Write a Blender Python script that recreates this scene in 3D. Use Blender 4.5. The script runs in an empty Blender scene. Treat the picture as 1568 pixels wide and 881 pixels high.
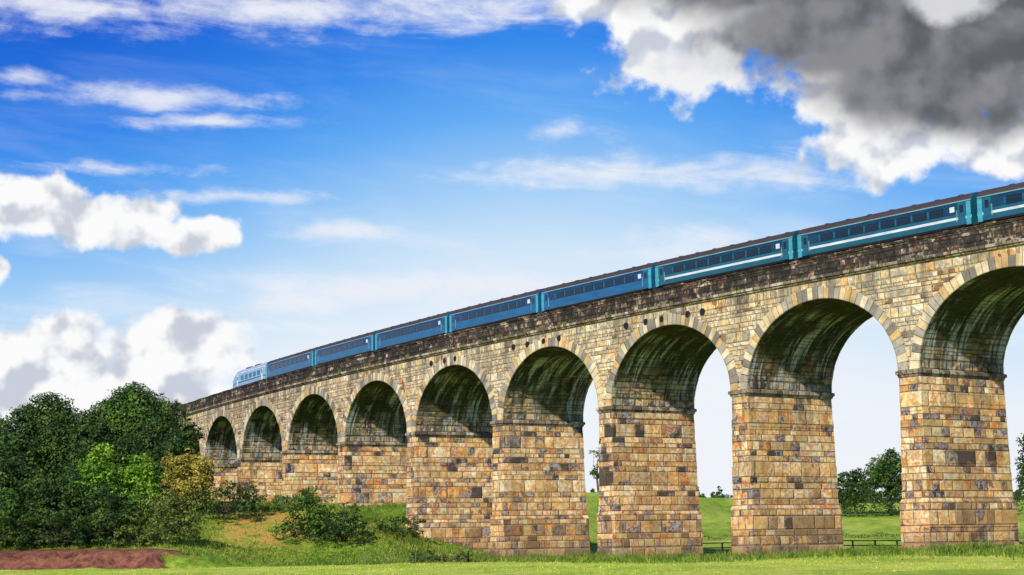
import bpy, math, numpy as np, random
from mathutils import Vector, Matrix
sc = bpy.context.scene
rad = math.radians
sc.view_settings.view_transform = 'Standard'
sc.view_settings.look = 'None'
sc.view_settings.exposure = 0
COL = sc.collection

# ---------------------------------------------------------------- node helpers
class NT:
    def __init__(s, tree):
        s.t = tree; s.n = tree.nodes; s.l = tree.links
    def new(s, ty, **kw):
        n = s.n.new(ty)
        for k, v in kw.items(): setattr(n, k, v)
        return n
    def put(s, sock, v):
        if v is None: return
        if isinstance(v, bpy.types.NodeSocket): s.l.new(v, sock)
        else:
            if isinstance(v, (tuple, list)) and sock.type == 'RGBA' and len(v) == 3: v = (*v, 1)
            sock.default_value = v
    def m(s, op, a, b=None, c=None, clamp=False):
        n = s.new('ShaderNodeMath', operation=op, use_clamp=clamp)
        s.put(n.inputs[0], a)
        if b is not None: s.put(n.inputs[1], b)
        if c is not None: s.put(n.inputs[2], c)
        return n.outputs[0]
    def vm(s, op, a, b=None, c=None):
        n = s.new('ShaderNodeVectorMath', operation=op)
        s.put(n.inputs[0], a)
        if b is not None: s.put(n.inputs[1], b)
        if c is not None: s.put(n.inputs[2], c)
        return n.outputs['Value'] if op in ('LENGTH', 'DOT_PRODUCT') else n.outputs['Vector']
    def xyz(s, x, y, z=0.0):
        n = s.new('ShaderNodeCombineXYZ')
        s.put(n.inputs[0], x); s.put(n.inputs[1], y); s.put(n.inputs[2], z)
        return n.outputs[0]
    def sep(s, v):
        n = s.new('ShaderNodeSeparateXYZ'); s.put(n.inputs[0], v)
        return n.outputs
    def noise(s, vec, scale, detail=4, rough=.5, dist=0.0, color=False):
        n = s.new('ShaderNodeTexNoise')
        s.put(n.inputs['Vector'], vec); n.inputs['Scale'].default_value = scale
        n.inputs['Detail'].default_value = detail; n.inputs['Roughness'].default_value = rough
        n.inputs['Distortion'].default_value = dist
        return n.outputs['Color'] if color else n.outputs['Fac']
    def sm(s, v, a, b, lo=0.0, hi=1.0, lin=False):
        n = s.new('ShaderNodeMapRange')
        n.interpolation_type = 'LINEAR' if lin else 'SMOOTHSTEP'
        n.clamp = True
        s.put(n.inputs[0], v); n.inputs[1].default_value = a; n.inputs[2].default_value = b
        n.inputs[3].default_value = lo; n.inputs[4].default_value = hi
        return n.outputs[0]
    def mix(s, f, a, b, mode='MIX'):
        n = s.new('ShaderNodeMix', data_type='RGBA', blend_type=mode)
        s.put(n.inputs[0], f); s.put(n.inputs[6], a); s.put(n.inputs[7], b)
        return n.outputs[2]
    def ramp(s, f, stops, const=False):
        n = s.new('ShaderNodeValToRGB')
        cr = n.color_ramp
        cr.interpolation = 'CONSTANT' if const else 'LINEAR'
        while len(cr.elements) < len(stops): cr.elements.new(.5)
        for e, (p, c) in zip(cr.elements, stops):
            e.position = p; e.color = (*c, 1)
        s.put(n.inputs[0], f)
        return n.outputs[0]
    def wn(s, vec):
        n = s.new('ShaderNodeTexWhiteNoise', noise_dimensions='3D')
        s.put(n.inputs[0], vec)
        return n.outputs['Value'], n.outputs['Color']

def newmat(name):
    m = bpy.data.materials.new(name); m.use_nodes = True
    nt = NT(m.node_tree)
    b = m.node_tree.nodes['Principled BSDF']
    return m, nt, b

def simple(name, col, rough=.6, metal=0.0, var=.12, scale=2.0, spec=None):
    m, nt, b = newmat(name)
    tc = nt.new('ShaderNodeTexCoord')
    f = nt.noise(tc.outputs['Object'], scale, 5, .6)
    lo = tuple(c*(1-var*2) for c in col); hi = tuple(min(1, c*(1+var*2)) for c in col)
    c = nt.ramp(f, [(.3, lo), (.7, hi)])
    nt.put(b.inputs['Base Color'], c)
    b.inputs['Roughness'].default_value = rough; b.inputs['Metallic'].default_value = metal
    if spec is not None: b.inputs['Specular IOR Level'].default_value = spec
    return m

# ---------------------------------------------------------------- stone
def stone(name, palette, row_h, wmin, wmax, seed, mort=.07, mortcol=(.2, .16, .12), mortf=.5, kind='pier', scatter=.55, clus=1.5):
    m, nt, b = newmat(name)
    uvn = nt.new('ShaderNodeUVMap').outputs[0]
    u, v, _ = nt.sep(uvn)
    pos = nt.new('ShaderNodeNewGeometry').outputs['Position']
    vv = nt.m('ADD', nt.m('DIVIDE', v, row_h), nt.m('ADD', nt.m('MULTIPLY', nt.m('SINE', nt.m('MULTIPLY', v, 1.9/row_h)), .27), nt.m('MULTIPLY', nt.m('SINE', nt.m('MULTIPLY', v, .83/row_h)), .3)))
    row = nt.m('FLOOR', vv); fr = nt.m('FRACT', vv)
    rr, _ = nt.wn(nt.xyz(row, seed, 3.3))
    w = nt.m('MULTIPLY_ADD', rr, wmax-wmin, wmin)
    uu = nt.m('ADD', nt.m('DIVIDE', u, w), nt.m('MULTIPLY', rr, 37.0))
    uu = nt.m('ADD', uu, nt.m('ADD', nt.m('MULTIPLY', nt.m('SINE', nt.m('MULTIPLY', uu, 1.7)), .34), nt.m('MULTIPLY', nt.m('SINE', nt.m('MULTIPLY', uu, .61)), .45)))
    colm = nt.m('FLOOR', uu); fu = nt.m('FRACT', uu)
    r1, rc = nt.wn(nt.xyz(colm, row, seed))
    r2 = nt.sep(rc)[1]; r3 = nt.sep(rc)[2]
    eu = nt.m('MULTIPLY', nt.m('MINIMUM', fu, nt.m('SUBTRACT', 1.0, fu)), w)
    ev = nt.m('MULTIPLY', nt.m('MINIMUM', fr, nt.m('SUBTRACT', 1.0, fr)), row_h)
    wob = nt.m('MULTIPLY', nt.noise(pos, 3.0, 3, .6), .05)
    e = nt.m('SUBTRACT', nt.m('MINIMUM', eu, ev), wob)
    stonef = nt.sm(e, -.01, mort)
    big = nt.noise(nt.vm('ADD', pos, (seed*13.1, 0, seed*5)), .21, 5, .62)
    sel = nt.m('ADD', nt.m('MULTIPLY', nt.m('SUBTRACT', r1, .5), scatter), nt.m('MULTIPLY_ADD', nt.m('SUBTRACT', big, .5), clus, .5), clamp=True)
    n = len(palette)
    c = nt.ramp(sel, [(i/n, p) for i, p in enumerate(palette)], const=True)
    val = nt.m('MULTIPLY_ADD', r2, .42, .8)
    c = nt.mix(1.0, c, nt.xyz(val, val, val), 'MULTIPLY')
    mo = nt.noise(pos, 1.7, 9, .75)
    mv = nt.sm(mo, .28, .72, .45, 1.4, lin=True)
    c = nt.mix(1.0, c, nt.xyz(mv, mv, mv), 'MULTIPLY')
    so = nt.sm(nt.noise(pos, .7, 9, .72, .6), .5, .7)
    if kind == 'trim':
        c = nt.mix(nt.m('MULTIPLY', so, .7), c, (.07, .06, .05))
    if kind == 'pier':
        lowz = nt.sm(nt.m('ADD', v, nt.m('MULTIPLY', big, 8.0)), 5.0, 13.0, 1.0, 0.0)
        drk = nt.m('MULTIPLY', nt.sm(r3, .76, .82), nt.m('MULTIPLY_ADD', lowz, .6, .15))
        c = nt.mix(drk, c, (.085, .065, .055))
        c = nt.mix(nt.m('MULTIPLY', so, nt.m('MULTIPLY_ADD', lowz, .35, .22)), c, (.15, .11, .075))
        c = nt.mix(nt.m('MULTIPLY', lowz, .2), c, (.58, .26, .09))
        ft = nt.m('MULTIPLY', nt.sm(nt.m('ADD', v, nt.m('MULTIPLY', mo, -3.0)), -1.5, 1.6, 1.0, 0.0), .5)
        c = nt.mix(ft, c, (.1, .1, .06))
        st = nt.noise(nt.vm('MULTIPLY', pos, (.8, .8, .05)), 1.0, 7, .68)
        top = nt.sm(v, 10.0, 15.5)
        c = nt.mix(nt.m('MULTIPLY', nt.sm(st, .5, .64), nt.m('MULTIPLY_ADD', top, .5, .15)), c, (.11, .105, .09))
    if kind == 'wall':
        c = nt.mix(nt.m('MULTIPLY', so, .38), c, (.15, .13, .11))
        st = nt.noise(nt.vm('MULTIPLY', pos, (.7, .7, .05)), 1.0, 7, .68)
        top = nt.sm(v, 20.0, 24.8)
        c = nt.mix(nt.m('MULTIPLY', nt.sm(st, .44, .62), nt.m('MULTIPLY_ADD', top, .6, .15)), c, (.11, .1, .085))
        gp = nt.sm(nt.noise(pos, .13, 5, .65), .45, .65)
        c = nt.mix(nt.m('MULTIPLY', gp, .22), c, (.27, .26, .23))
    if kind == 'parapet':
        bp = nt.sm(nt.noise(pos, .4, 8, .75, .6), .42, .58)
        c = nt.mix(nt.m('MULTIPLY', bp, .88), c, (.025, .022, .022))
    if kind == 'vault':
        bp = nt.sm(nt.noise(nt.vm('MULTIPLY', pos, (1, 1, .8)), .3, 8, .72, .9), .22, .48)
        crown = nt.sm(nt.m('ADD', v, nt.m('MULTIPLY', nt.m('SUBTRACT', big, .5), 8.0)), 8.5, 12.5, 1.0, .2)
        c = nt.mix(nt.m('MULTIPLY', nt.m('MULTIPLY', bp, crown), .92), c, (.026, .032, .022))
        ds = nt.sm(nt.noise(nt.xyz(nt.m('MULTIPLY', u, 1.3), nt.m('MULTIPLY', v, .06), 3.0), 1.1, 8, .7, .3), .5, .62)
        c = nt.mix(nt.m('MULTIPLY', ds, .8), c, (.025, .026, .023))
        gs = nt.sm(nt.noise(pos, .22, 5, .65), .48, .62)
        c = nt.mix(nt.m('MULTIPLY', gs, .45), c, (.07, .1, .03))
        s1 = nt.noise(nt.xyz(u, nt.m('MULTIPLY', v, .1), seed), 1.05, 9, .78, .5)
        ws = nt.sm(s1, .5, .58)
        patch = nt.sm(nt.noise(nt.xyz(u, v, 9.0), .22, 3, .5), .36, .52)
        zone = nt.m('MULTIPLY', nt.sm(v, 2.5, 5.0), nt.sm(v, 11.0, 13.4, 1.0, .25))
        c = nt.mix(nt.m('MULTIPLY', nt.m('MULTIPLY', nt.m('MULTIPLY', ws, zone), patch), .85), c, (.62, .68, .7))
    mf = nt.m('MULTIPLY_ADD', stonef, mortf, 1-mortf)
    c = nt.mix(mf, mortcol, c)
    nt.put(b.inputs['Base Color'], c)
    b.inputs['Roughness'].default_value = .92
    b.inputs['Specular IOR Level'].default_value = .15
    hgt = nt.m('ADD', nt.m('MULTIPLY', stonef, .8), nt.m('ADD', nt.m('MULTIPLY', r3, .8), nt.m('MULTIPLY', mo, 1.3)))
    bp = nt.new('ShaderNodeBump'); bp.inputs['Strength'].default_value = 1.0; bp.inputs['Distance'].default_value = .1
    nt.put(bp.inputs['Height'], hgt); nt.put(b.inputs['Normal'], bp.outputs[0])
    return m

CREAM=(.82,.63,.36); TAN=(.7,.47,.21); OR=(.78,.36,.11); BR=(.24,.14,.08); GB=(.32,.32,.38); PK=(.68,.38,.24)
LT=(.88,.74,.51); DK=(.085,.07,.06); GR=(.5,.44,.36); OC=(.72,.5,.16); RB=(.56,.21,.08); YT=(.78,.55,.24)
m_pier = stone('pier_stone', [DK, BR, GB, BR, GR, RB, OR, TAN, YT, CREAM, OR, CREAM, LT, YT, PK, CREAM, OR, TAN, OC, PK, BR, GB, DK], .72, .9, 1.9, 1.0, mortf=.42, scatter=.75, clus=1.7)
m_wall = stone('spandrel_stone', [BR, (.3,.27,.23), GR, TAN, (.42,.37,.3), CREAM, GR, YT, CREAM, GR, LT, CREAM, GR, YT, LT, (.42,.37,.3), CREAM, OR, TAN, BR], .5, .6, 1.5, 2.0, kind='wall', mortf=.4, mortcol=(.25,.2,.15), scatter=.8)
m_par = stone('parapet_stone', [DK, (.05,.045,.045), (.09,.07,.06), DK, (.2,.16,.13), DK, (.36,.29,.21), (.07,.06,.055), (.28,.14,.1), DK, (.55,.45,.32), BR, DK, (.05,.045,.045)], .5, .7, 1.6, 5.0, kind='parapet', mortcol=(.03,.025,.02), scatter=.9)
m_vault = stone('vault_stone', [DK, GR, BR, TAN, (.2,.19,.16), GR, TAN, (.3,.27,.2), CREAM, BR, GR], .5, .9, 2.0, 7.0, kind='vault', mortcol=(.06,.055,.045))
m_trim = stone('string_course_stone', [BR, GR, (.3,.24,.17), (.15,.12,.1), (.4,.34,.25), BR], 5.0, .9, 1.8, 9.0, kind='trim', mortcol=(.08,.06,.05))

def voussoir_mat():
    m, nt, b = newmat('voussoir_stone')
    uvn = nt.new('ShaderNodeUVMap').outputs[0]
    u, v, _ = nt.sep(uvn)
    pos = nt.new('ShaderNodeNewGeometry').outputs['Position']
    r, rc = nt.wn(nt.xyz(nt.m('FLOOR', u), 4.0, 1.0))
    c = nt.ramp(r, [(0, (.28,.25,.21)), (.16, GR), (.32, CREAM), (.48, LT), (.58, (.46,.42,.35)), (.74, TAN), (.9, LT)], const=True)
    mo = nt.noise(pos, 2.0, 8, .7)
    mv = nt.sm(mo, .3, .72, .5, 1.25, lin=True)
    c = nt.mix(1.0, c, nt.xyz(mv, mv, mv), 'MULTIPLY')
    f = nt.m('FRACT', u)
    e = nt.m('MINIMUM', f, nt.m('SUBTRACT', 1.0, f))
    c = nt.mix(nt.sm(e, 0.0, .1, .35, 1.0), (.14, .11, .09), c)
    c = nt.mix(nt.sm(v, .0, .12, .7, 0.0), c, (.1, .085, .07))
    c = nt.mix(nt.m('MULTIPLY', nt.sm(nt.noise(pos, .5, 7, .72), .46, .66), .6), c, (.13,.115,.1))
    nt.put(b.inputs['Base Color'], c); b.inputs['Roughness'].default_value = .92
    b.inputs['Specular IOR Level'].default_value = .15
    bp = nt.new('ShaderNodeBump'); bp.inputs['Strength'].default_value = .8; bp.inputs['Distance'].default_value = .06
    nt.put(bp.inputs['Height'], nt.m('ADD', mo, nt.sm(e, 0.0, .1))); nt.put(b.inputs['Normal'], bp.outputs[0])
    return m
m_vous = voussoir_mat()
m_iron = simple('cast_iron', (.03, .03, .04), .5, .6)
m_ballast = simple('ballast', (.2, .18, .16), .95, 0, .3, 6)
m_rail = simple('rail_steel', (.25, .2, .17), .4, .8)

# ---------------------------------------------------------------- mesh builder
class MB:
    def __init__(s): s.v = []; s.f = []; s.uv = []; s.mi = []
    def face(s, pts, uvs=None, mi=0):
        i = len(s.v); s.v += [tuple(p) for p in pts]
        s.f.append(tuple(range(i, i+len(pts))))
        s.uv += (uvs if uvs else [(0, 0)]*len(pts)); s.mi.append(mi)
    def box(s, x0, x1, y0, y1, z0, z1, T=None, mi=0, uo=0.0):
        T = T or (lambda x, y, z: (x, y, z))
        P = lambda x, y, z: T(x, y, z)
        s.face([P(x0,y0,z0),P(x1,y0,z0),P(x1,y0,z1),P(x0,y0,z1)], [(x0+uo,z0),(x1+uo,z0),(x1+uo,z1),(x0+uo,z1)], mi)
        s.face([P(x1,y1,z0),P(x0,y1,z0),P(x0,y1,z1),P(x1,y1,z1)], [(x1+uo,z0),(x0+uo,z0),(x0+uo,z1),(x1+uo,z1)], mi)
        s.face([P(x0,y1,z0),P(x0,y0,z0),P(x0,y0,z1),P(x0,y1,z1)], [(y1+uo,z0),(y0+uo,z0),(y0+uo,z1),(y1+uo,z1)], mi)
        s.face([P(x1,y0,z0),P(x1,y1,z0),P(x1,y1,z1),P(x1,y0,z1)], [(y0+uo,z0),(y1+uo,z0),(y1+uo,z1),(y0+uo,z1)], mi)
        s.face([P(x0,y0,z1),P(x1,y0,z1),P(x1,y1,z1),P(x0,y1,z1)], [(x0+uo,y0),(x1+uo,y0),(x1+uo,y1),(x0+uo,y1)], mi)
        s.face([P(x0,y1,z0),P(x1,y1,z0),P(x1,y0,z0),P(x0,y0,z0)], [(x0+uo,y1),(x1+uo,y1),(x1+uo,y0),(x0+uo,y0)], mi)
    def obj(s, name, mats, parent=None, smooth=False):
        me = bpy.data.meshes.new(name)
        me.from_pydata(s.v, [], s.f)
        ul = me.uv_layers.new(name='UVMap')
        ul.data.foreach_set('uv', np.array(s.uv, dtype=np.float32).ravel())
        me.polygons.foreach_set('material_index', np.array(s.mi, dtype=np.int32))
        for m in mats: me.materials.append(m)
        if smooth: me.polygons.foreach_set('use_smooth', np.ones(len(s.f), dtype=bool))
        me.update()
        o = bpy.data.objects.new(name, me); COL.objects.link(o)
        if parent: o.parent = parent
        return o
def empty(name):
    o = bpy.data.objects.new(name, None); COL.objects.link(o); return o

# ---------------------------------------------------------------- viaduct alignment
EYE = 1.7
S = 20.93; TH0 = rad(53.775); DTH = rad(1.45); R = S/DTH
AX, AY = 32.6, 149.2
CX, CY = AX + R*math.sin(TH0), AY + R*math.cos(TH0)
def W(s, d, z):
    th = TH0 + s/R
    return (CX-(R-d)*math.sin(th), CY-(R-d)*math.cos(th), z)
def frame(s, d=0):
    th = TH0 + s/R
    return Vector(W(s, d, 0)), Vector((-math.cos(th), math.sin(th), 0)), Vector((math.sin(th), math.cos(th), 0))
D = 10.8; ZS = 15.75; RISE = 7.3; HW = 1.165; A_ = S/2-HW
ZC0, ZC1 = 24.7, 25.1; ZP = 26.9
K0, K1 = -5, 9

# ---------------------------------------------------------------- terrain
def sstep(a, b, x):
    t = np.clip((x-a)/(b-a), 0, 1); return t*t*(3-2*t)
def edge(X, Y):
    return Y-188-2.2*np.maximum(0, X+15)+2.2*np.sin(X*.13+1)+1.2*np.sin(X*.31+Y*.07)
def H(X, Y):
    X = np.asarray(X, float); Y = np.asarray(Y, float)
    e = edge(X, Y)+1.2*np.sin(Y*.19+X*.05)
    h1 = sstep(0, 46, e)*np.minimum(7.3+np.maximum(0, Y-237)*.045, 10.5)
    h1 = h1 + 1.7*sstep(-1.0, 2.6, edge(X, Y)+.8*np.sin(X*1.1)+.5*np.sin(X*2.3+1))*(1-sstep(-39, -25, X))*(1-sstep(5, 30, e))
    h2 = sstep(195, 425, Y)*10.0*sstep(-30, 30, X+Y*.1)
    h = np.maximum(h1, h2)
    h = h + .9*sstep(12, 48, X)*sstep(110, 150, Y)*(1-sstep(170, 200, Y))
    h = h + .10*np.sin(X*.09+.4)*np.sin(Y*.11) + .05*np.sin(X*.5+Y*.23)+.04*np.sin(Y*.6-X*.2)
    return h

# ---------------------------------------------------------------- build viaduct
via = empty('stone_viaduct')
piers = MB(); imp = MB(); wall = MB(); ring = MB(); vault = MB(); corn = MB(); par = MB(); deck = MB(); plates = MB()
rng = random.Random(3)
def frust(mb, sc_, h0, h1, e0, e1, z0, z1, uo):
    def P(sx, dd, t):
        h = h0+(h1-h0)*t; e = e0+(e1-e0)*t; z = z0+(z1-z0)*t
        d = -e if dd == 0 else D+e
        return W(sc_+sx*h, d, z)
    w = 2.8; dd_ = D
    mb.face([P(1,0,0),P(-1,0,0),P(-1,0,1),P(1,0,1)], [(uo,z0),(uo+w,z0),(uo+w,z1),(uo,z1)])
    mb.face([P(-1,0,0),P(-1,1,0),P(-1,1,1),P(-1,0,1)], [(uo+w,z0),(uo+w+dd_,z0),(uo+w+dd_,z1),(uo+w,z1)])
    mb.face([P(-1,1,0),P(1,1,0),P(1,1,1),P(-1,1,1)], [(uo+w+dd_,z0),(uo+2*w+dd_,z0),(uo+2*w+dd_,z1),(uo+w+dd_,z1)])
    mb.face([P(1,1,0),P(1,0,0),P(1,0,1),P(1,1,1)], [(uo+40,z0),(uo+40+dd_,z0),(uo+40+dd_,z1),(uo+40,z1)])
    mb.face([P(1,0,1),P(-1,0,1),P(-1,1,1),P(1,1,1)], [(uo,z1),(uo+w,z1),(uo+w,z1+.1),(uo,z1+.1)])
    mb.face([P(1,1,0),P(-1,1,0),P(-1,0,0),P(1,0,0)], [(uo,z0),(uo+w,z0),(uo+w,z0+.1),(uo,z0+.1)])

def courses(sc_, h0, h1, e0, e1, z0, z1, uo, ch=.72):
    n = max(1, round((z1-z0)/ch))
    for i in range(n):
        ta, tb = i/n, (i+1)/n
        j = rng.uniform(-.035, .035); jj = rng.uniform(-.035, .035)
        frust(piers, sc_, h0+(h1-h0)*ta+j, h0+(h1-h0)*tb+j, e0+(e1-e0)*ta+jj, e0+(e1-e0)*tb+jj, z0+(z1-z0)*ta, z0+(z1-z0)*tb, uo)
for k in range(K0, K1+1):
    sc_ = k*S-1.3; uo = (k+10)*61.7
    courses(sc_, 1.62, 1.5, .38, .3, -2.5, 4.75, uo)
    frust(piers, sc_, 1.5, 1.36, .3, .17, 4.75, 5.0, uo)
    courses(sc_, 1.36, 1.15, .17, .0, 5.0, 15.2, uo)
    frust(imp, sc_, 1.2, 1.3, .05, .15, 15.15, 15.42, uo)
    frust(imp, sc_, 1.4, 1.4, .22, .22, 15.42, 15.7, uo)
    frust(imp, sc_, 1.4, HW, .22, .02, 15.7, 15.79, uo)
    for d, fl in ((0, 0), (D, 1)):
        q = [W(sc_+HW, d, ZS), W(sc_-HW, d, ZS), W(sc_-HW, d, ZC0), W(sc_+HW, d, ZC0)]
        uvq = [(-(sc_+HW)+400, ZS), (-(sc_-HW)+400, ZS), (-(sc_-HW)+400, ZC0), (-(sc_+HW)+400, ZC0)]
        if fl: q = q[::-1]; uvq = uvq[::-1]
        wall.face(q, uvq)
    if k == K1: continue
    cs = sc_+S/2
    NV = 41
    ph = np.linspace(0, math.pi, 2001)
    ax = A_*np.cos(ph); az = RISE*np.sin(ph)
    L = np.concatenate([[0], np.cumsum(np.hypot(np.diff(ax), np.diff(az)))])
    pj = np.interp(np.linspace(0, L[-1], NV+1), L, ph)
    Lj = np.linspace(0, L[-1], NV+1)
    pts = [(A_*math.cos(p), ZS+RISE*math.sin(p)) for p in pj]
    nrm = []
    for p in pj:
        v = Vector((math.cos(p)/A_, math.sin(p)/RISE)); v.normalize(); nrm.append((v.x, v.y))
    for j in range(NV):
        (x0, z0), (x1, z1) = pts[j], pts[j+1]
        for d, fl in ((0, 0), (D, 1)):
            q = [W(cs+x0, d, z0), W(cs+x1, d, z1), W(cs+x1, d, ZC0), W(cs+x0, d, ZC0)]
            uq = [(-(cs+x0)+400, z0), (-(cs+x1)+400, z1), (-(cs+x1)+400, ZC0), (-(cs+x0)+400, ZC0)]
            if fl: q = q[::-1]; uq = uq[::-1]
            wall.face(q, uq)
        va = abs(Lj[j]-L[-1]/2); vb = abs(Lj[j+1]-L[-1]/2)
        sg = 30 if j < NV//2 else 0
        uu = (k+10)*23.0+sg
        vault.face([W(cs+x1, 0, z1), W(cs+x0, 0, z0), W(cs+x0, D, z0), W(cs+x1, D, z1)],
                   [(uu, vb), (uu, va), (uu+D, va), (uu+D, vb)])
        T_ = 1.0
        pr = .06+rng.random()*.06
        (a0, b0), (a1, b1) = nrm[j], nrm[j+1]
        tt = T_*(1.0+rng.uniform(-.07, .2))
        e0 = (x0+a0*tt, z0+b0*tt); e1 = (x1+a1*tt, z1+b1*tt)
        lim = A_+HW-.02
        e0 = (max(-lim, min(lim, e0[0])), e0[1]); e1 = (max(-lim, min(lim, e1[0])), e1[1])
        ui = (k+10)*100+j
        uvq = [(ui+.02, 0), (ui+.98, 0), (ui+.98, 1), (ui+.02, 1)]
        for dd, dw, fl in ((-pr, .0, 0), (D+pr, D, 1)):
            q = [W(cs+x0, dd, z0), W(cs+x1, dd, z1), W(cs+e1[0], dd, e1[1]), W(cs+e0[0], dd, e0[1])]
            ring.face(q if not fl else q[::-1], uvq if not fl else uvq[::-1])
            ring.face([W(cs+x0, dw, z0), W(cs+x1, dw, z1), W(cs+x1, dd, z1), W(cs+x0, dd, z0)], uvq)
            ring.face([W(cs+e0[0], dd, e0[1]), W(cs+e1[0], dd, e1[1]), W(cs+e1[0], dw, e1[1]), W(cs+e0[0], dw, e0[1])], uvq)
    if k in (1, 2, 3):
        offs = {1: (-5.6, -3.4, .6, 3.2, 6.5), 2: (-2.4, 0.6, 3.9, 6.8), 3: (-1.0, 1.6, 5.0)}[k]
        for o in offs:
            n = 10; zc = 23.75
            c = cs+o
            for i in range(n):
                t0, t1 = 2*math.pi*i/n, 2*math.pi*(i+1)/n
                r = .34
                p0 = (c+r*math.cos(t0), zc+r*math.sin(t0)); p1 = (c+r*math.cos(t1), zc+r*math.sin(t1))
                plates.face([W(c, -.18, zc), W(p1[0], -.13, p1[1]), W(p0[0], -.13, p0[1])])
                plates.face([W(p0[0], .0, p0[1]), W(p0[0], -.13, p0[1]), W(p1[0], -.13, p1[1]), W(p1[0], .0, p1[1])])
            plates.box(c-.07, c+.07, -.24, -.12, zc-.07, zc+.07, T=W)
sA, sB = K0*S-3.6, K1*S+1.2
step = 1.6
N = int((sB-sA)/step)+1
for i in range(N):
    s0 = sA+(sB-sA)*i/N; s1 = sA+(sB-sA)*(i+1)/N
    for (da, db) in (((-.18), .02), (D-.02, D+.18)):
        corn.box(s0, s1, da, db, ZC0, ZC0+.17, T=W)
    j1 = rng.uniform(-.03, .03)
    corn.box(s0, s1, -.34+j1, .4, ZC0+.17, ZC1, T=W)
    corn.box(s0, s1, D-.4, D+.34, ZC0+.17, ZC1, T=W)
    hj = rng.uniform(-.06, .05)
    par.box(s0, s1, .0, .5, ZC1, ZP-.22, T=W)
    par.box(s0+.01, s1-.01, -.09+rng.uniform(-.03, .03), .58, ZP-.22, ZP+hj, T=W)
    par.box(s0, s1, D-.5, D, ZC1, ZP-.22, T=W)
    par.box(s0+.01, s1-.01, D-.58, D+.09, ZP-.22, ZP+hj, T=W)
    deck.box(s0, s1, .5, D-.5, ZC1+.1, 26.3, T=W)
    for tr in (3.5, 7.3):
        for g in (-.75, .75):
            deck.box(s0, s1, tr+g-.035, tr+g+.035, 26.47, 26.62, T=W, mi=1)
        for q in (0.2, 0.85, 1.45):
            deck.box(s0+q-.1, s0+q+.1, tr-1.25, tr+1.25, 26.3, 26.46, T=W, mi=2)
for se in (K1*S+.6,):
    par.box(se-1.5, se+1.5, -.55, 1.0, -1, ZP+.5, T=W)
    par.box(se-1.7, se+1.7, -.75, 1.2, ZP+.5, ZP+.9, T=W)
    par.box(se-1.5, se+1.5, D-1, D+.55, -1, ZP+.5, T=W)
m_sleeper = simple('sleeper_concrete', (.25, .23, .2), .9)
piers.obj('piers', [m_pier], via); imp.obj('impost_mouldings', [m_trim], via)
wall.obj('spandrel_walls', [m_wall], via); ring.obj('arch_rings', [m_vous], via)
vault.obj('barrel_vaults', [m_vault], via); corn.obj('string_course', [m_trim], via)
par.obj('parapets', [m_par], via); deck.obj('track_bed', [m_ballast, m_rail, m_sleeper], via)
plates.obj('tie_plates', [m_iron], via)

# ---------------------------------------------------------------- train
def paint(name, col, rough=.35):
    m, nt, b = newmat(name)
    pos = nt.new('ShaderNodeTexCoord').outputs['Object']
    f = nt.noise(nt.vm('MULTIPLY', pos, (.5, .5, 2.0)), 1.2, 6, .65)
    k = nt.sm(f, .3, .75, 1.1, .6, lin=True)
    c = nt.mix(1.0, col, nt.xyz(k, k, k), 'MULTIPLY')
    nt.put(b.inputs['Base Color'], c)
    b.inputs['Roughness'].default_value = rough
    return m
p_teal = paint('coach_teal_paint', (.008, .115, .19))
p_blue = paint('coach_blue_paint', (.01, .12, .3))
p_dark = paint('coach_window_band_paint', (.005, .045, .1))
p_dblue = paint('coach_navy_band_paint', (.006, .045, .15))
p_white = paint('coach_white_stripe', (.7, .75, .78))
p_light = paint('coach_turquoise_paint', (.06, .37, .47))
p_pale = paint('coach_cant_rail_line', (.2, .38, .42))
p_roof = paint('coach_roof_paint', (.05, .035, .035), .75)
p_glass, _nt, _b = newmat('window_glass')
_b.inputs['Base Color'].default_value = (.01, .015, .025, 1); _b.inputs['Roughness'].default_value = .12
p_under = paint('underframe', (.03, .028, .027), .8)
p_loco = paint('loco_pale_blue_paint', (.24, .42, .7))
p_lroof = paint('loco_roof_paint', (.35, .42, .55), .6)
PROF = [(1.22, .88), (1.34, 1.05), (1.37, 1.35), (1.37, 1.5), (1.37, 1.72), (1.37, 1.98), (1.365, 2.78), (1.34, 3.0), (1.335, 3.09), (1.22, 3.32), (.98, 3.56), (.6, 3.72), (.0, 3.8)]
def wheelset(mb, T, xc, mi):
    for sy in (-1, 1):
        n = 14; r = .46; y0 = sy*.68; y1 = sy*.81
        for i in range(n):
            a, b2 = 2*math.pi*i/n, 2*math.pi*(i+1)/n
            p = lambda t, y: T(xc+r*math.cos(t), y, .46+r*math.sin(t))
            mb.face([p(a, y0), p(b2, y0), p(b2, y1), p(a, y1)], None, mi)
            mb.face([T(xc, y1, .46), p(a, y1), p(b2, y1)], None, mi)
    mb.box(xc-.07, xc+.07, -.7, .7, .4, .52, T, mi)
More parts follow.
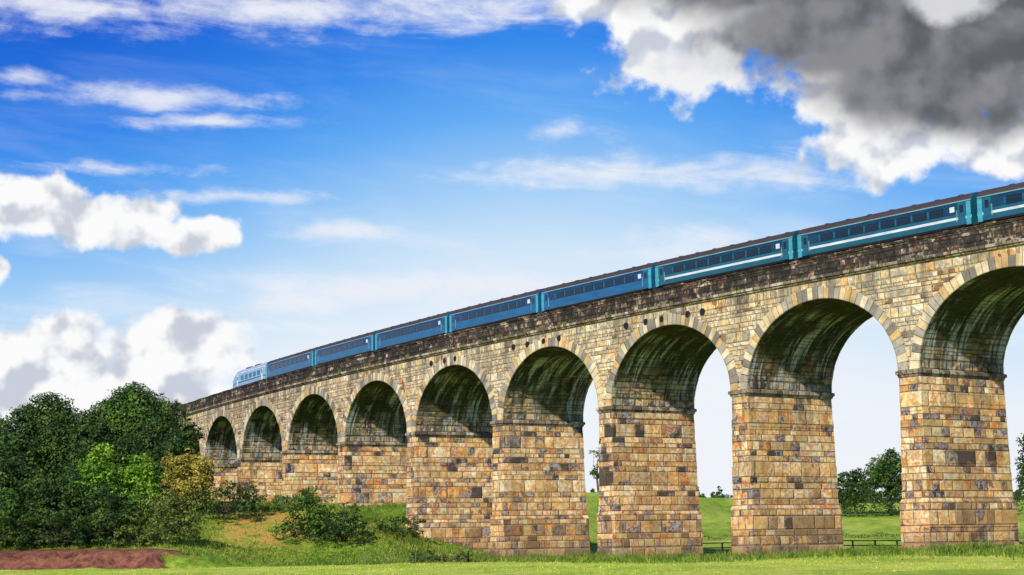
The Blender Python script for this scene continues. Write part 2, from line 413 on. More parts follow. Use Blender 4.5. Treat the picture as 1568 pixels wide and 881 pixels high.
def vehicle(name, s_mid, length, kind='coach', striped=True):
    p, m, n = frame(s_mid, 3.5)
    def T(x, y, z):
        q = p + m*x + n*y
        return (q.x, q.y, 26.62+z)
    mb = MB()
    hl = length/2
    mats = [p_teal if striped else p_blue, p_dark if striped else p_dblue, p_white, p_light, p_roof, p_glass, p_under, p_loco, p_lroof, p_pale]
    band = [6, 0, 0, 2 if striped else 0, 0, 1, 1, 9, 4, 4, 4, 4]
    if kind == 'loco': band = [6, 7, 7, 0, 7, 7, 7, 2, 8, 8, 8, 8]
    full = [(-y, z) for y, z in PROF] + [(y, z) for y, z in PROF[::-1][1:]]
    nb = len(band)
    if kind == 'coach': st = [(-hl, 1, 1), (hl, 1, 1)]
    else: st = [(-hl, .93, .93), (-hl+.5, 1, .98), (-hl+1.6, 1, 1), (hl-3.4, 1, 1), (hl-2.2, 1, .985), (hl-1.1, .98, .8), (hl-.25, .92, .58), (hl, .84, .5)]
    def sec(t):
        x, wy, wz = t
        return [T(x, y*wy, .88+(z-.88)*wz) for y, z in full]
    secs = [sec(t) for t in st]
    for a, b2 in zip(secs[:-1], secs[1:]):
        for i in range(len(full)-1):
            bi = i if i < nb else 2*nb-1-i
            mb.face([a[i+1], a[i], b2[i], b2[i+1]] , None, band[bi])
    mb.face(secs[0], None, 0 if kind == 'coach' else 7); mb.face(secs[-1][::-1], None, 0 if kind == 'coach' else 7)
    mb.face([secs[0][0], secs[0][-1], secs[-1][-1], secs[-1][0]], None, 6)
    for sy in (-1, 1):
        ya, yb = (sy*1.345, sy*1.392)
        y0, y1 = min(ya, yb), max(ya, yb)
        if kind == 'coach':
            nw = 8; w = 1.45; span = length-5.6; gap = span/nw
            for i in range(nw):
                xc = -span/2+gap*(i+.5)
                mb.box(xc-w/2, xc+w/2, min(ya, sy*1.402), max(ya, sy*1.402), 2.05, 2.7, T, 5)
                mb.box(xc-w/2, xc+w/2, min(ya, sy*1.41), max(ya, sy*1.41), 2.48, 2.51, T, 1)
                mb.box(xc+w/2+.1, xc+gap-w/2-.1, min(ya, sy*1.385), max(ya, sy*1.385), 2.1, 2.66, T, 0)
            for e in (-1, 1):
                xd = e*(hl-1.0)
                mb.box(xd-.4, xd+.4, y0, y1, 1.02, 2.93, T, 0)
                mb.box(xd-.2, xd+.2, min(ya, sy*1.405), max(ya, sy*1.405), 2.05, 2.7, T, 5)
                mb.box(xd+e*-.5-.03, xd+e*-.5+.03, min(ya, sy*1.43), max(ya, sy*1.43), 1.3, 2.3, T, 9)
                if e < 0:
                    xs = e*(hl-2.0)
                    mb.box(xs-.25, xs+.25, min(ya, sy*1.4), max(ya, sy*1.4), 2.2, 2.66, T, 2)
                mb.box(e*(hl-.28)-.24, e*(hl-.28)+.24, y0, y1, .95, 2.93, T, 3)
        else:
            for xw in (-5.5, -3.4, -1.3, .8, 2.9):
                mb.box(xw-.65, xw+.65, y0, y1, 1.9, 2.6, T, 0)
            for xd in (hl-3.2, -hl+1.4):
                mb.box(xd-.32, xd+.32, y0, y1, 1.05, 2.8, T, 2)
                mb.box(xd-.2, xd+.2, min(ya, sy*1.405), max(ya, sy*1.405), 2.1, 2.65, T, 5)
    if kind == 'coach':
        for xv in np.arange(-hl+2, hl-1, 2.6):
            mb.box(xv-.22, xv+.22, -.2, .2, 3.74, 3.88, T, 4)
    else:
        mb.box(-4, -1.5, -.7, .7, 3.6, 3.84, T, 6); mb.box(.5, 3.2, -.7, .7, 3.6, 3.84, T, 6)
        mb.face([T(hl-1.05, -1.0, 3.2), T(hl-1.05, 1.0, 3.2), T(hl-.3, .95, 2.62), T(hl-.3, -.95, 2.62)], None, 5)
    mb.box(-3.5, 3.5, -1.1, 1.1, .45, .9, T, 6)
    for e in (-1, 1):
        xb = e*(hl-3.2)
        mb.box(xb-1.7, xb+1.7, -1.05, -.88, .4, .75, T, 6); mb.box(xb-1.7, xb+1.7, .88, 1.05, .4, .75, T, 6)
        mb.box(xb-.4, xb+.4, -1.0, 1.0, .5, .9, T, 6)
        wheelset(mb, T, xb-1.3, 6); wheelset(mb, T, xb+1.3, 6)
        if kind == 'coach' or e < 0:
            mb.box(min(e*hl, e*(hl+.34)), max(e*hl, e*(hl+.34)), -.55, .55, .95, 3.1, T, 6)
        for sy in (-.85, .85):
            mb.box(min(e*hl, e*(hl+.4)), max(e*hl, e*(hl+.4)), sy-.12, sy+.12, .9, 1.12, T, 6)
    return mb.obj(name, mats)
for q in range(-3, 7):
    t0 = q-.35
    if t0 >= 6.6: break
    vehicle('railway_coach', (t0+.5)*S, 20.25, 'coach', q < 2)
vehicle('locomotive', 6.65*S+.3+8.6, 17.2, 'loco')

# ---------------------------------------------------------------- ground
def axis(lo, hi, st, far, g=1.16):
    a = list(np.arange(lo, hi+.01, st)); d = st
    x = a[-1]
    while x < far: d *= g; x += d; a.append(x)
    d = st; x = a[0]; b = []
    while x > -far: d *= g; x -= d; b.append(x)
    return np.array(b[::-1]+a)
xs = axis(-95, 110, 1.0, 5000); ys = axis(90, 330, .9, 5000)
XX, YY = np.meshgrid(xs, ys)
ZZ = H(XX, YY)
nx, ny = len(xs), len(ys)
me = bpy.data.meshes.new('ground')
verts = np.stack([XX, YY, ZZ], -1).reshape(-1, 3)
idx = np.arange(nx*ny).reshape(ny, nx)
quads = np.stack([idx[:-1, :-1], idx[:-1, 1:], idx[1:, 1:], idx[1:, :-1]], -1).reshape(-1, 4)
def fastmesh(me, verts, quads):
    me.vertices.add(len(verts)); me.vertices.foreach_set('co', verts.astype(np.float32).ravel())
    k = quads.shape[1]
    me.loops.add(quads.size); me.loops.foreach_set('vertex_index', quads.astype(np.int32).ravel())
    me.polygons.add(len(quads)); me.polygons.foreach_set('loop_start', np.arange(0, quads.size, k, dtype=np.int32))
    me.update(calc_edges=True)
fastmesh(me, verts, quads)
me.polygons.foreach_set('use_smooth', np.ones(len(quads), dtype=bool))
e_ = edge(XX, YY)
nz = np.sin(XX*.7+np.sin(YY*.5)*2)*np.sin(YY*.6+np.sin(XX*.4))*.5
soil = np.clip(sstep(-2.4, -1.0, e_)*(1-sstep(5, 9, e_+3*nz))*(1-sstep(-39, -32, XX+4*nz)), 0, 1)
dry = np.clip(np.exp(-(((XX+30)/5)**2+((YY-216)/13)**2))*1.5+.8*np.exp(-(((XX+16)/5)**2+((YY-214)/6)**2)), 0, 1)
rough = sstep(-3, 1, e_)
dist = (R-np.hypot(XX-CX, YY-CY))
rough = np.maximum(rough*(1-sstep(60, 120, e_)), sstep(-12, -7, dist+2*nz)*(1-sstep(14, 17, dist)))
rough = rough*(1-.75*sstep(14, 17, dist))
rough = np.maximum(rough, .55*sstep(14, 17, dist))
for nm, arr in (('soil', soil), ('dry', dry), ('rough', rough)):
    at = me.attributes.new(nm, 'FLOAT', 'POINT'); at.data.foreach_set('value', arr.astype(np.float32).ravel())
mg, nt, b = newmat('meadow')
pos = nt.new('ShaderNodeNewGeometry').outputs['Position']
def attr(n): 
    a = nt.new('ShaderNodeAttribute'); a.attribute_name = n; return a.outputs['Fac']
n1 = nt.noise(nt.vm('MULTIPLY', pos, (1, .35, 1)), .12, 7, .7); n2 = nt.noise(pos, 1.3, 8, .75)
field = nt.ramp(nt.m('MULTIPLY_ADD', nt.m('SUBTRACT', n2, .5), .8, n1), [(.3, (.22,.38,.03)), (.5, (.48,.6,.07)), (.68, (.74,.74,.18))])
rg = nt.ramp(nt.m('MULTIPLY_ADD', nt.m('SUBTRACT', n2, .5), 1.3, n1), [(.25, (.04,.1,.012)), (.5, (.17,.32,.025)), (.75, (.44,.52,.06))])
c = nt.mix(nt.m('MULTIPLY', attr('rough'), 1.0), field, rg)
c = nt.mix(nt.m('MULTIPLY', attr('dry'), nt.sm(nt.noise(pos, .4, 7, .72), .38, .56)), c, (.6,.34,.09))
sn = nt.noise(pos, .5, 8, .75)
c = nt.mix(nt.sm(nt.m('ADD', attr('soil'), nt.m('MULTIPLY', nt.m('SUBTRACT', sn, .5), 1.2)), .4, .6), c, nt.ramp(nt.noise(pos, .9, 8, .75), [(.36, (.09,.035,.028)), (.6, (.36,.15,.09))]))
nt.put(b.inputs['Base Color'], c); b.inputs['Roughness'].default_value = .95; b.inputs['Specular IOR Level'].default_value = .1
bp = nt.new('ShaderNodeBump'); bp.inputs['Strength'].default_value = .9; bp.inputs['Distance'].default_value = .4
nt.put(bp.inputs['Height'], n2); nt.put(b.inputs['Normal'], bp.outputs[0])
me.materials.append(mg)
g = bpy.data.objects.new('ground', me); COL.objects.link(g)

emb = MB()
for i in range(12):
    s0 = K1*S+2+i*8; s1 = s0+8
    pr = [(-20, 4), (.5, 26.3), (D-.5, 26.3), (D+20, 4)]
    for (a, za), (b2, zb) in zip(pr[:-1], pr[1:]):
        emb.face([W(s1, a, za), W(s0, a, za), W(s0, b2, zb), W(s1, b2, zb)])
emb.face([W(K1*S+2, d, z) for d, z in pr])
emb.obj('railway_embankment', [mg])

# ---------------------------------------------------------------- vegetation
def leafmat(name, dark, mid, light, trans=.22):
    m, nt, b = newmat(name)
    pos = nt.new('ShaderNodeNewGeometry').outputs['Position']
    f = nt.m('ADD', nt.m('MULTIPLY', nt.noise(pos, .4, 3, .6), .55), nt.m('MULTIPLY', nt.noise(pos, 2.6, 2, .5), .45))
    c = nt.ramp(f, [(.38, dark), (.5, mid), (.62, light)])
    nt.put(b.inputs['Base Color'], c); b.inputs['Roughness'].default_value = .6
    b.inputs['Specular IOR Level'].default_value = .25
    tr = nt.new('ShaderNodeBsdfTranslucent'); nt.put(tr.inputs[0], c)
    mx = nt.new('ShaderNodeMixShader'); mx.inputs[0].default_value = trans
    nt.l.new(b.outputs[0], mx.inputs[1]); nt.l.new(tr.outputs[0], mx.inputs[2])
    nt.l.new(mx.outputs[0], m.node_tree.nodes['Material Output'].inputs[0])
    return m
L_dark = leafmat('leaves_dark', (.01,.035,.008), (.035,.085,.015), (.12,.2,.03))
L_mid = leafmat('leaves_mid', (.015,.05,.01), (.055,.13,.018), (.18,.29,.04))
L_bright = leafmat('leaves_bright', (.05,.13,.01), (.16,.34,.02), (.36,.54,.05))
L_yel = leafmat('leaves_yellow', (.12,.12,.02), (.38,.33,.05), (.64,.55,.12))
L_olive = leafmat('leaves_olive', (.03,.06,.015), (.12,.17,.03), (.28,.33,.07))
L_grass = leafmat('grass_blades', (.05,.1,.012), (.14,.24,.025), (.38,.42,.07))
L_fgrass = leafmat('field_grass_blades', (.26,.4,.04), (.46,.58,.07), (.7,.72,.18))
bark = simple('bark', (.09, .065, .045), .9, 0, .3, 4)

def plant(name, X, Y, Ht, Wd, mat, seed=0, crown=.8, dens=1.0, leaf=.42, zb=None, Wy=None):
    rg_ = np.random.default_rng(seed)
    zb = float(H(X, Y)) if zb is None else zb
    Wy = Wy or Wd
    base = np.array([X, Y, zb-.3])
    ch = Ht*crown; cz = zb+Ht-ch/2
    rx, ry, rz = Wd/2, Wy/2, ch/2
    mr = min(rx, rz)
    nb = max(10, int(14+ (Wd*ch)/8)) if dens > .5 else 9
    blobs = []
    for i in range(nb):
        v = rg_.normal(size=3); v /= np.linalg.norm(v)
        if v[2] < -.85: v[2] *= -.6
        v = np.sign(v)*np.abs(v)**.8
        br = mr*rg_.uniform(.2, .42)
        f = rg_.uniform(.72, 1.06)
        c = np.array([X+v[0]*(rx-br)*f, Y+v[1]*(ry-br)*f, cz+v[2]*(rz-br)*f])
        blobs.append((c, br))
    if crown >= .93:   # foliage reaches the ground
        for i in range(9):
            a = 2*math.pi*(i+rg_.random()*.6)/9; br = mr*rg_.uniform(.24, .36)
            blobs.append((np.array([X+math.cos(a)*(rx-br)*.92, Y+math.sin(a)*(ry-br)*.92, zb+br*rg_.uniform(.5, 1.3)+.04*Ht]), br))
    blobs.append((np.array([X, Y, cz-rz*.15]), mr*.68))
    blobs.append((np.array([X+rx*.1, Y, cz+(rz-mr*.4)]), mr*.4))
    P = []; Nn = []
    for c, r in blobs:
        area = 4*math.pi*r*r
        ns = max(10, int(area/1.0))
        for q in range(ns):
            v = rg_.normal(size=3); v /= np.linalg.norm(v)
            if v[2] < -.6 and rg_.random() < .6: continue
            sr = r*rg_.uniform(.14, .3)+.15
            cc = c+v*r*rg_.uniform(.72, 1.14)
            nl = int(dens*sr*sr*26/(leaf*leaf/.18))+4
            o = rg_.normal(size=(nl, 3)); o /= np.linalg.norm(o, axis=1)[:, None]
            rr = sr*rg_.uniform(.4, 1.1, size=(nl, 1))
            P.append(cc+o*rr*np.array([1.25, 1.25, .65]))
            Nn.append(o*.6+v*.5+np.array([0, 0, .4])+rg_.normal(size=(nl, 3))*.35)
    P = np.concatenate(P); Nn = np.concatenate(Nn)
    keep = P[:, 2] > zb-.1
    P = P[keep]; Nn = Nn[keep]
    Nn /= np.linalg.norm(Nn, axis=1)[:, None]
    t = rg_.normal(size=Nn.shape); t -= Nn*(t*Nn).sum(1)[:, None]; t /= np.linalg.norm(t, axis=1)[:, None]
    bt = np.cross(Nn, t)
    sz = leaf*rg_.uniform(.6, 1.25, size=(len(P), 1))
    V = np.stack([P-t*sz*.55, P+bt*sz*.34+t*sz*.05, P+t*sz*.55, P-bt*sz*.34+t*sz*.05], 1).reshape(-1, 3)
    tv = []; tf = []
    def limb(a, b2, r0, r1, n=7):
        a = np.array(a, float); b2 = np.array(b2, float); d = b2-a; d /= np.linalg.norm(d)+1e-9
        s = np.cross(d, [0.3, 1, .2]); s /= np.linalg.norm(s); u = np.cross(d, s)
        i0 = len(tv)
        for (p, r) in ((a, r0), (b2, r1)):
            for k in range(n):
                th = 2*math.pi*k/n
                tv.append(p+(s*math.cos(th)+u*math.sin(th))*r)
        for k in range(n):
            tf.append((i0+k, i0+(k+1) % n, i0+n+(k+1) % n, i0+n+k))
    tr = max(.08, Ht*.022)
    fork = np.array([X+rg_.uniform(-.3, .3), Y, zb+max(.4, Ht*(1-crown)+.15*Ht)])
    limb(base, fork, tr*1.3, tr)
    limb(fork, (X, Y, cz+rz*.4), tr*.9, tr*.25)
    for c, r in blobs[:-2]:
        mid = fork*.45+c*.55+rg_.normal(size=3)*.2
        limb(fork, mid, tr*.5, tr*.25, 5); limb(mid, c, tr*.25, tr*.1, 5)
        for q in range(3 if dens > .5 else 7):
            v = rg_.normal(size=3); v /= np.linalg.norm(v)
            limb(c, c+v*r*.95, tr*.1, tr*.03, 4)
    tv = np.array(tv); tf = np.array(tf)
    nv = len(tv)
    Q = np.arange(len(V)).reshape(-1, 4)+nv
    me = bpy.data.meshes.new(name)
    fastmesh(me, np.concatenate([tv, V]), np.concatenate([tf, Q]))
    mi = np.concatenate([np.zeros(len(tf)), np.ones(len(Q))]).astype(np.int32)
    me.materials.append(bark); me.materials.append(mat)
    me.polygons.foreach_set('material_index', mi)
    o = bpy.data.objects.new(name, me); COL.objects.link(o)
    return o

T = plant
T('broadleaf_tree', -69, 262, 16.4, 13.5, L_dark, 1, .93)
T('broadleaf_tree', -58, 264, 18.0, 16, L_mid, 2, .93)
T('broadleaf_tree', -51.5, 262, 15.4, 10.5, L_dark, 3, .95)
T('broadleaf_tree', -76.5, 258, 13.5, 11, L_mid, 4, .95)
T('broadleaf_tree', -61, 247, 13.6, 14, L_dark, 5, .95)
T('broadleaf_tree', -50, 245, 12.4, 10.5, L_dark, 6, .96)
T('broadleaf_tree', -70, 242, 11.5, 12, L_dark, 7, .96)
T('broadleaf_tree', -49.5, 322, 21.8, 9, L_dark, 8, .7)
T('broadleaf_tree', -86, 262, 11, 13, L_dark, 27, .93)
T('broadleaf_tree', -54, 236, 10, 12, L_dark, 41, .96)
T('shrub', -58, 203, 10, 12, L_dark, 9, .97, leaf=.36)
T('shrub', -51.5, 200, 9.0, 10, L_dark, 10, .97, leaf=.36)
T('shrub', -50, 212, 10.6, 7.5, L_bright, 11, .96, leaf=.34)
T('shrub', -45.5, 213, 8.6, 7, L_bright, 12, .96, leaf=.34)
T('shrub', -41, 222, 7.8, 9, L_yel, 13, .96, leaf=.34)
T('shrub', -39.0, 197, 6.0, 9, L_olive, 14, .97, leaf=.3)
T('shrub', -35.5, 217, 5.0, 9.5, L_dark, 15, .97, leaf=.3)
T('shrub', -45.5, 197, 7.0, 9.5, L_dark, 16, .97, leaf=.32)
T('shrub', -57, 195, 7.0, 11, L_mid, 17, .97, leaf=.32)
T('shrub', -24.3, 207.5, 6.2, 9, L_mid, 18, .97, leaf=.3)
T('shrub', -20.2, 206, 4.6, 8.5, L_dark, 19, .97, leaf=.3)
T('shrub', -14.2, 212, 2.6, 6.5, L_mid, 20, .97, leaf=.26)
T('shrub', -45, 230, 9.5, 10, L_dark, 21, .96, leaf=.34)
T('shrub', -67, 201, 9, 11, L_dark, 22, .96, leaf=.36)
T('shrub', -50.5, 195.5, 4.6, 9, L_dark, 42, .97, leaf=.3)
T('shrub', -42, 195, 2.6, 5, L_olive, 43, .97, leaf=.26)
T('shrub', -9.5, 192, 1.5, 4.5, L_mid, 23, .97, leaf=.22)
T('shrub', -6, 189, 1.1, 3.5, L_olive, 24, .97, leaf=.22)
T('shrub', -32, 224, 2.4, 6, L_mid, 25, .97, leaf=.26)
T('broadleaf_tree', 68.5, 325, 12.0, 9, L_mid, 30, .8)
T('broadleaf_tree', 63, 330, 8.5, 8, L_dark, 31, .9)
T('broadleaf_tree', 89, 300, 16, 9, L_dark, 32, .85)
T('broadleaf_tree', 76, 330, 9, 9, L_dark, 33, .9)
T('broadleaf_tree', 14.6, 312, 8, 3.6, L_olive, 34, .85, dens=.12)
def hedge(name, pts, h, w, mat, seed, dens=26, leaf=.35):
    rg_ = np.random.default_rng(seed); P = []
    for (x0, y0), (x1, y1) in zip(pts[:-1], pts[1:]):
        L_ = math.hypot(x1-x0, y1-y0); n = int(L_*dens*h)
        t = rg_.random(n); x = x0+(x1-x0)*t; y = y0+(y1-y0)*t
        hh = h*(.75+.25*np.sin(x*.9+seed)+.15*np.sin(x*2.3))
        a = rg_.random(n)*math.pi
        rr = rg_.uniform(.7, 1.05, n)
        P.append(np.stack([x, y+np.cos(a)*w/2*rr, H(x, y)+np.sin(a)**.7*hh*rr], 1))
    P = np.concatenate(P)
    Nn = rg_.normal(size=P.shape); Nn[:, 2] += .5; Nn /= np.linalg.norm(Nn, axis=1)[:, None]
    t = rg_.normal(size=Nn.shape); t -= Nn*(t*Nn).sum(1)[:, None]; t /= np.linalg.norm(t, axis=1)[:, None]
    bt = np.cross(Nn, t); sz = leaf*rg_.uniform(.6, 1.3, size=(len(P), 1))
    V = np.stack([P-t*sz*.55, P+bt*sz*.35, P+t*sz*.55, P-bt*sz*.35], 1).reshape(-1, 3)
    me = bpy.data.meshes.new(name); fastmesh(me, V, np.arange(len(V)).reshape(-1, 4))
    me.materials.append(mat); o = bpy.data.objects.new(name, me); COL.objects.link(o)
hedge('hedgerow', [(54, 322), (100, 318)], 5.8, 5, L_dark, 1, 36)
hedge('hedgerow', [(10, 395), (130, 405)], 1.6, 1.8, L_dark, 2, 40)
hedge('hedgerow', [(22, 262), (100, 250)], .9, 1.0, L_olive, 4, 40, .25)
hedge('distant_trees', [(-300, 620), (-60, 560), (200, 640), (520, 600)], 9, 12, L_dark, 3, dens=6, leaf=1.3)

def blades(name, X, Y, h, w, mat, seed, Z=None):
    rg_ = np.random.default_rng(seed); n = len(X)
    a = rg_.random(n)*2*math.pi; z = H(X, Y)-.03 if Z is None else Z
    dx, dy = np.cos(a)*w, np.sin(a)*w
    lx, ly = rg_.normal(size=n)*h*.35, rg_.normal(size=n)*h*.35
    V = np.stack([np.stack([X-dx, Y-dy, z], 1), np.stack([X+dx, Y+dy, z], 1), np.stack([X+lx, Y+ly, z+h], 1)], 1).reshape(-1, 3)
    me = bpy.data.meshes.new(name); fastmesh(me, V, np.arange(len(V)).reshape(-1, 3))
    me.materials.append(mat); o = bpy.data.objects.new(name, me); COL.objects.link(o)
r8 = np.random.default_rng(8)
def onvia(s, d):
    th = TH0+s/R
    return CX-(R-d)*np.sin(th), CY-(R-d)*np.cos(th)
n = 34000
s = r8.uniform(-3.5*S, 4.2*S, n); d = -r8.gamma(1.6, 1.9, n)-.2
sel = r8.random(n) < .12; d[sel] = r8.uniform(11.2, 15, sel.sum())
cl = .5+.5*np.sin(s*.9)*np.sin(s*.37+2)
X, Y = onvia(s, d)
blades('long_grass', X, Y, r8.uniform(.25, .75, n)*(.5+1.0*cl), r8.uniform(.03, .09, n), L_grass, 1)
n = 34000
X = r8.uniform(-60, 0, n); Y = r8.uniform(186, 245, n)
k = edge(X, Y) > np.where(X < -36, 7, 2)
k &= ~((np.abs(X+30) < 5) & (np.abs(Y-216) < 12) & (r8.random(n) < .8))
blades('bank_grass', X[k], Y[k], r8.uniform(.15, .5, k.sum()), r8.uniform(.04, .1, k.sum()), L_grass, 2)
n = 80000
X = r8.uniform(-62, 62, n); Y = r8.uniform(95, 190, n)
k = edge(X, Y) < -2; X = X[k]; Y = Y[k]; n = len(X)
patch = .6+.4*np.sin(X*.35+np.sin(Y*.2)*2)*np.sin(Y*.4+1)
blades('field_grass', X, Y, r8.uniform(.06, .24, n)*patch, r8.uniform(.02, .05, n), L_fgrass, 3)
ns = 46; cs_ = r8.uniform(-3*S, 6*S, ns); sz_ = r8.uniform(.15, .5, ns)
s = np.repeat(cs_, 26)+r8.normal(size=ns*26)*np.repeat(sz_, 26)*.9
d = r8.uniform(-.3, -.05, ns*26); X, Y = onvia(s, d)
blades('wall_weeds', X, Y, np.repeat(sz_, 26)*r8.uniform(.5, 1.3, ns*26), r8.uniform(.04, .09, ns*26), L_olive, 5, Z=np.full(ns*26, ZC1-.02))

# ---------------------------------------------------------------- fences
m_wood = simple('weathered_wood', (.12, .09, .07), .9, 0, .3, 5)
def rail_fence(name, pts, sp=2.4, h=1.2, rails=3, th=.06):
    mb = MB()
    for (x0, y0), (x1, y1) in zip(pts[:-1], pts[1:]):
        L_ = math.hypot(x1-x0, y1-y0); n = max(1, int(L_/sp))
        ux, uy = (x1-x0)/L_, (y1-y0)/L_
        P = []
        for i in range(n+1):
            x, y = x0+(x1-x0)*i/n, y0+(y1-y0)*i/n; z = float(H(x, y)); P.append((x, y, z))
            mb.box(x-th, x+th, y-th, y+th, z-.3, z+h+random.Random(i).uniform(-.05, .05))
        for a, b2 in zip(P[:-1], P[1:]):
            for r in range(rails):
                hz = h*(r+1)/rails-.12
                def TT(u, v, w): return (a[0]+(b2[0]-a[0])*u-uy*v, a[1]+(b2[1]-a[1])*u+ux*v, a[2]+(b2[2]-a[2])*u+w)
                mb.box(0, 1, -th*.4-.0, th*.4, hz, hz+.12 if th > .05 else hz+.015, TT)
    mb.obj(name, [m_wood])
rail_fence('post_and_rail_fence', [(14, 206), (40, 199), (75, 190)], 2.4, 1.6, 3, .09)
rail_fence('wire_fence', [(-16, 186), (-5, 184), (3, 178)], 2.5, 1.25, 4, .05)

# ---------------------------------------------------------------- sun + sky
to_sun = Vector((-.42, -1, 0)).normalized(); el = rad(34)
sunv = Vector((to_sun.x*math.cos(el), to_sun.y*math.cos(el), math.sin(el)))
sl = bpy.data.lights.new('sun', 'SUN'); sl.energy = 5.0; sl.angle = rad(1.5); sl.color = (1, .92, .78)
so = bpy.data.objects.new('sun', sl); COL.objects.link(so)
so.rotation_euler = sunv.to_track_quat('Z', 'Y').to_euler()
so.location = (0, 0, 100)

w = bpy.data.worlds.new('World'); sc.world = w; w.use_nodes = True
nt = NT(w.node_tree); bg = w.node_tree.nodes['Background']; bg.inputs[1].default_value = .1
sky = nt.new('ShaderNodeTexSky', sky_type='NISHITA'); sky.sun_disc = False
sky.sun_elevation = el; sky.sun_rotation = math.atan2(to_sun.x, to_sun.y) % (2*math.pi)
dirv = nt.new('ShaderNodeTexCoord').outputs['Generated']
x, y, z = nt.sep(dirv)
azd = nt.m('MULTIPLY', nt.m('ARCTAN2', x, y), 180/math.pi)
eld = nt.m('MULTIPLY', nt.m('ARCSINE', z), 180/math.pi)
P0 = nt.xyz(azd, eld, 0.0)
hz_ = nt.m('MULTIPLY', nt.m('SUBTRACT', 1.0, nt.sm(nt.m('ABSOLUTE', nt.m('SUBTRACT', azd, 1.0)), 0, 18)), 3.6)
grad = nt.ramp(nt.m('DIVIDE', nt.m('SUBTRACT', eld, hz_), 40.0, clamp=True),
   [(0, (.88,.91,.97)), (.09, (.83,.89,.97)), (.15, (.64,.8,.96)), (.2, (.37,.63,.95)), (.26, (.12,.41,.92)), (.32, (.025,.24,.84)), (.4, (.002,.12,.68)), (1, (.01,.08,.42))])
grad10 = nt.vm('SCALE', grad); 
grad10.node.inputs['Scale'].default_value = 10
base = nt.mix(.95, sky.outputs[0], grad10)
def feats(P, L):
    acc = None
    for a, e, wx, wy in L:
        v = nt.vm('MULTIPLY_ADD', P, (1/wx, 1/wy, 0), (-a/wx, -e/wy, 0))
        f = nt.m('SUBTRACT', 1.0, nt.vm('LENGTH', v))
        acc = f if acc is None else nt.m('SMOOTH_MAX', acc, f, .15)
    return acc
wc = nt.vm('SUBTRACT', nt.noise(P0, .4, 3, .5, color=True), (.5, .5, .5))
Pw = nt.vm('MULTIPLY_ADD', wc, (1.8, 1.2, 0), P0)
CUM = [(10.5, 18.0, 9.2, 3.7), (15.5, 15.6, 6.5, 3.4), (6.0, 16.3, 3.3, 2.4), (12.3, 14.6, 3.4, 2.2), (4.2, 18.0, 3.6, 1.6),
       (12.6, 12.5, 3.0, 1.3), (16.5, 12.3, 2.6, 1.3),
       (-15.4, 10.8, 1.9, 1.1), (-12.6, 10.5, 2.0, .85), (-10.6, 10.1, 1.5, .7), (-16.8, 8.9, .8, .7),
       (-11.2, 6.3, 3.1, 1.6), (-15.2, 6.0, 3.0, 1.5), (-13, 4.6, 5.6, 1.6)]
dc = feats(Pw, CUM)
fb = nt.noise(P0, .6, 8, .54, .1)
lo1 = nt.noise(P0, .75, 3.5, .45, .1)
lo2 = nt.noise(nt.vm('ADD', P0, (-.35, .6, 0)), .75, 3.5, .45, .1)
den = nt.m('ADD', dc, nt.m('MULTIPLY', nt.m('SUBTRACT', fb, .5), 1.7))
a_c = nt.sm(den, -.04, .3)
DARK = [(12.0, 16.3, 5.4, 1.9), (15.2, 14.6, 4.8, 2.1), (9.0, 18.2, 5.8, 1.5), (16.5, 17.0, 2.8, 2.8)]
soft = nt.noise(P0, .3, 5, .5, .3)
dk = nt.sm(nt.m('ADD', feats(Pw, DARK), nt.m('MULTIPLY', nt.m('SUBTRACT', soft, .5), 1.0)), -.28, .4)
litv = nt.m('SUBTRACT', lo1, lo2)
lit = nt.sm(litv, -.16, .06)
cw = nt.mix(lit, (5.8, 6.2, 7.1), (9.7, 9.7, 9.7))
cg = nt.mix(nt.sm(nt.m('ADD', nt.m('MULTIPLY', litv, .5), nt.m('SUBTRACT', soft, .5)), -.16, .16), (.95, 1.0, 1.2), (2.3, 2.3, 2.5))
cc = nt.mix(nt.m('MULTIPLY', dk, .96), cw, cg)
brk = nt.sm(nt.m('ADD', feats(Pw, [(14.6, 16.8, 1.5, .8), (6.0, 15.2, 2.4, 1.0)]), nt.m('MULTIPLY', nt.m('SUBTRACT', fb, .5), 1.6)), .0, .6)
cc = nt.mix(nt.m('MULTIPLY', brk, .75), cc, (8.6, 8.6, 8.8))
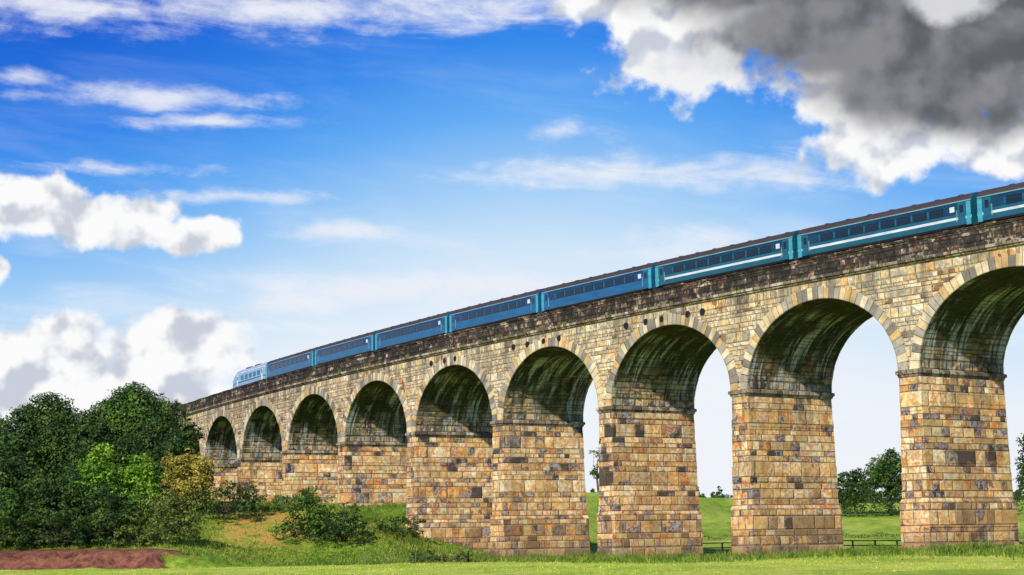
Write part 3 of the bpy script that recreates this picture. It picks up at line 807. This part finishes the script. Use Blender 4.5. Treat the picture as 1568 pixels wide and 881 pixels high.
WISP = [(-15.5, 17.1, 8, .75), (-7.5, 17.2, 8, .85), (-1, 17.5, 6, .9), (-16.2, 14.9, 1.8, .35), (-11.5, 14.4, 4.4, .5), (-9.8, 13.7, 3.4, .3),
        (1.8, 13.3, 1.9, .4), (4.5, 12.0, 6.0, .6), (8.5, 11.9, 3.2, .75), (-13.0, 12.1, 3.0, .25), (-9.0, 11.3, 3.0, .25), (-5.6, 10.2, 2.5, .5),
        (-3.5, 8.4, 7.5, .6), (-6.9, 7.9, 2.0, .5), (5.5, 9.4, 3.2, .8), (8, 7.8, 7, 1.2), (-1, 6.0, 8, .8)]
Pw2 = nt.vm('MULTIPLY_ADD', wc, (1.5, .6, 0), P0)
dw = feats(Pw2, WISP)
Prot = nt.vm('ADD', nt.vm('MULTIPLY', P0, (.3, 1.3, 1)), nt.xyz(nt.m('MULTIPLY', eld, .3), nt.m('MULTIPLY', azd, .1), 0.0))
nw = nt.noise(Prot, .8, 9, .6, .5)
nw2 = nt.noise(nt.vm('MULTIPLY', P0, (.5, 1.0, 1)), 1.1, 9, .68, .3)
a_w = nt.m('MULTIPLY', nt.sm(nt.m('ADD', dw, nt.m('ADD', nt.m('MULTIPLY', nt.m('SUBTRACT', nw, .5), 2.3), nt.m('MULTIPLY', nt.m('SUBTRACT', nw2, .5), 1.9))), -.2, 1.25), nt.sm(eld, 15.5, 16.5, .85, .95))
veil = nt.m('MULTIPLY', nt.sm(nt.noise(nt.vm('MULTIPLY', Prot, (.5, .5, 1)), .9, 7, .6, .4), .45, .75), nt.sm(eld, 6, 13, .75, .1))
col = nt.mix(veil, base, (8.9, 9.2, 9.7))
col = nt.mix(a_w, col, (8.6, 8.8, 9.4))
col = nt.mix(a_c, col, cc)
nt.put(bg.inputs[0], col)

# ---------------------------------------------------------------- camera
cam = bpy.data.cameras.new('camera'); co = bpy.data.objects.new('camera', cam); COL.objects.link(co)
cam.sensor_width = 36; cam.lens = 62; cam.clip_end = 12000; cam.clip_start = .5
t = rad(8.323); rho = rad(1.03)
c = Vector((0, math.cos(t), math.sin(t))); r = Vector((1, 0, 0)); u = Vector((0, -math.sin(t), math.cos(t)))
r2 = r*math.cos(rho)-u*math.sin(rho); u2 = u*math.cos(rho)+r*math.sin(rho)
M = Matrix((( r2.x, u2.x, -c.x, 0), (r2.y, u2.y, -c.y, 0), (r2.z, u2.z, -c.z, EYE), (0, 0, 0, 1)))
co.matrix_world = M
sc.camera = co
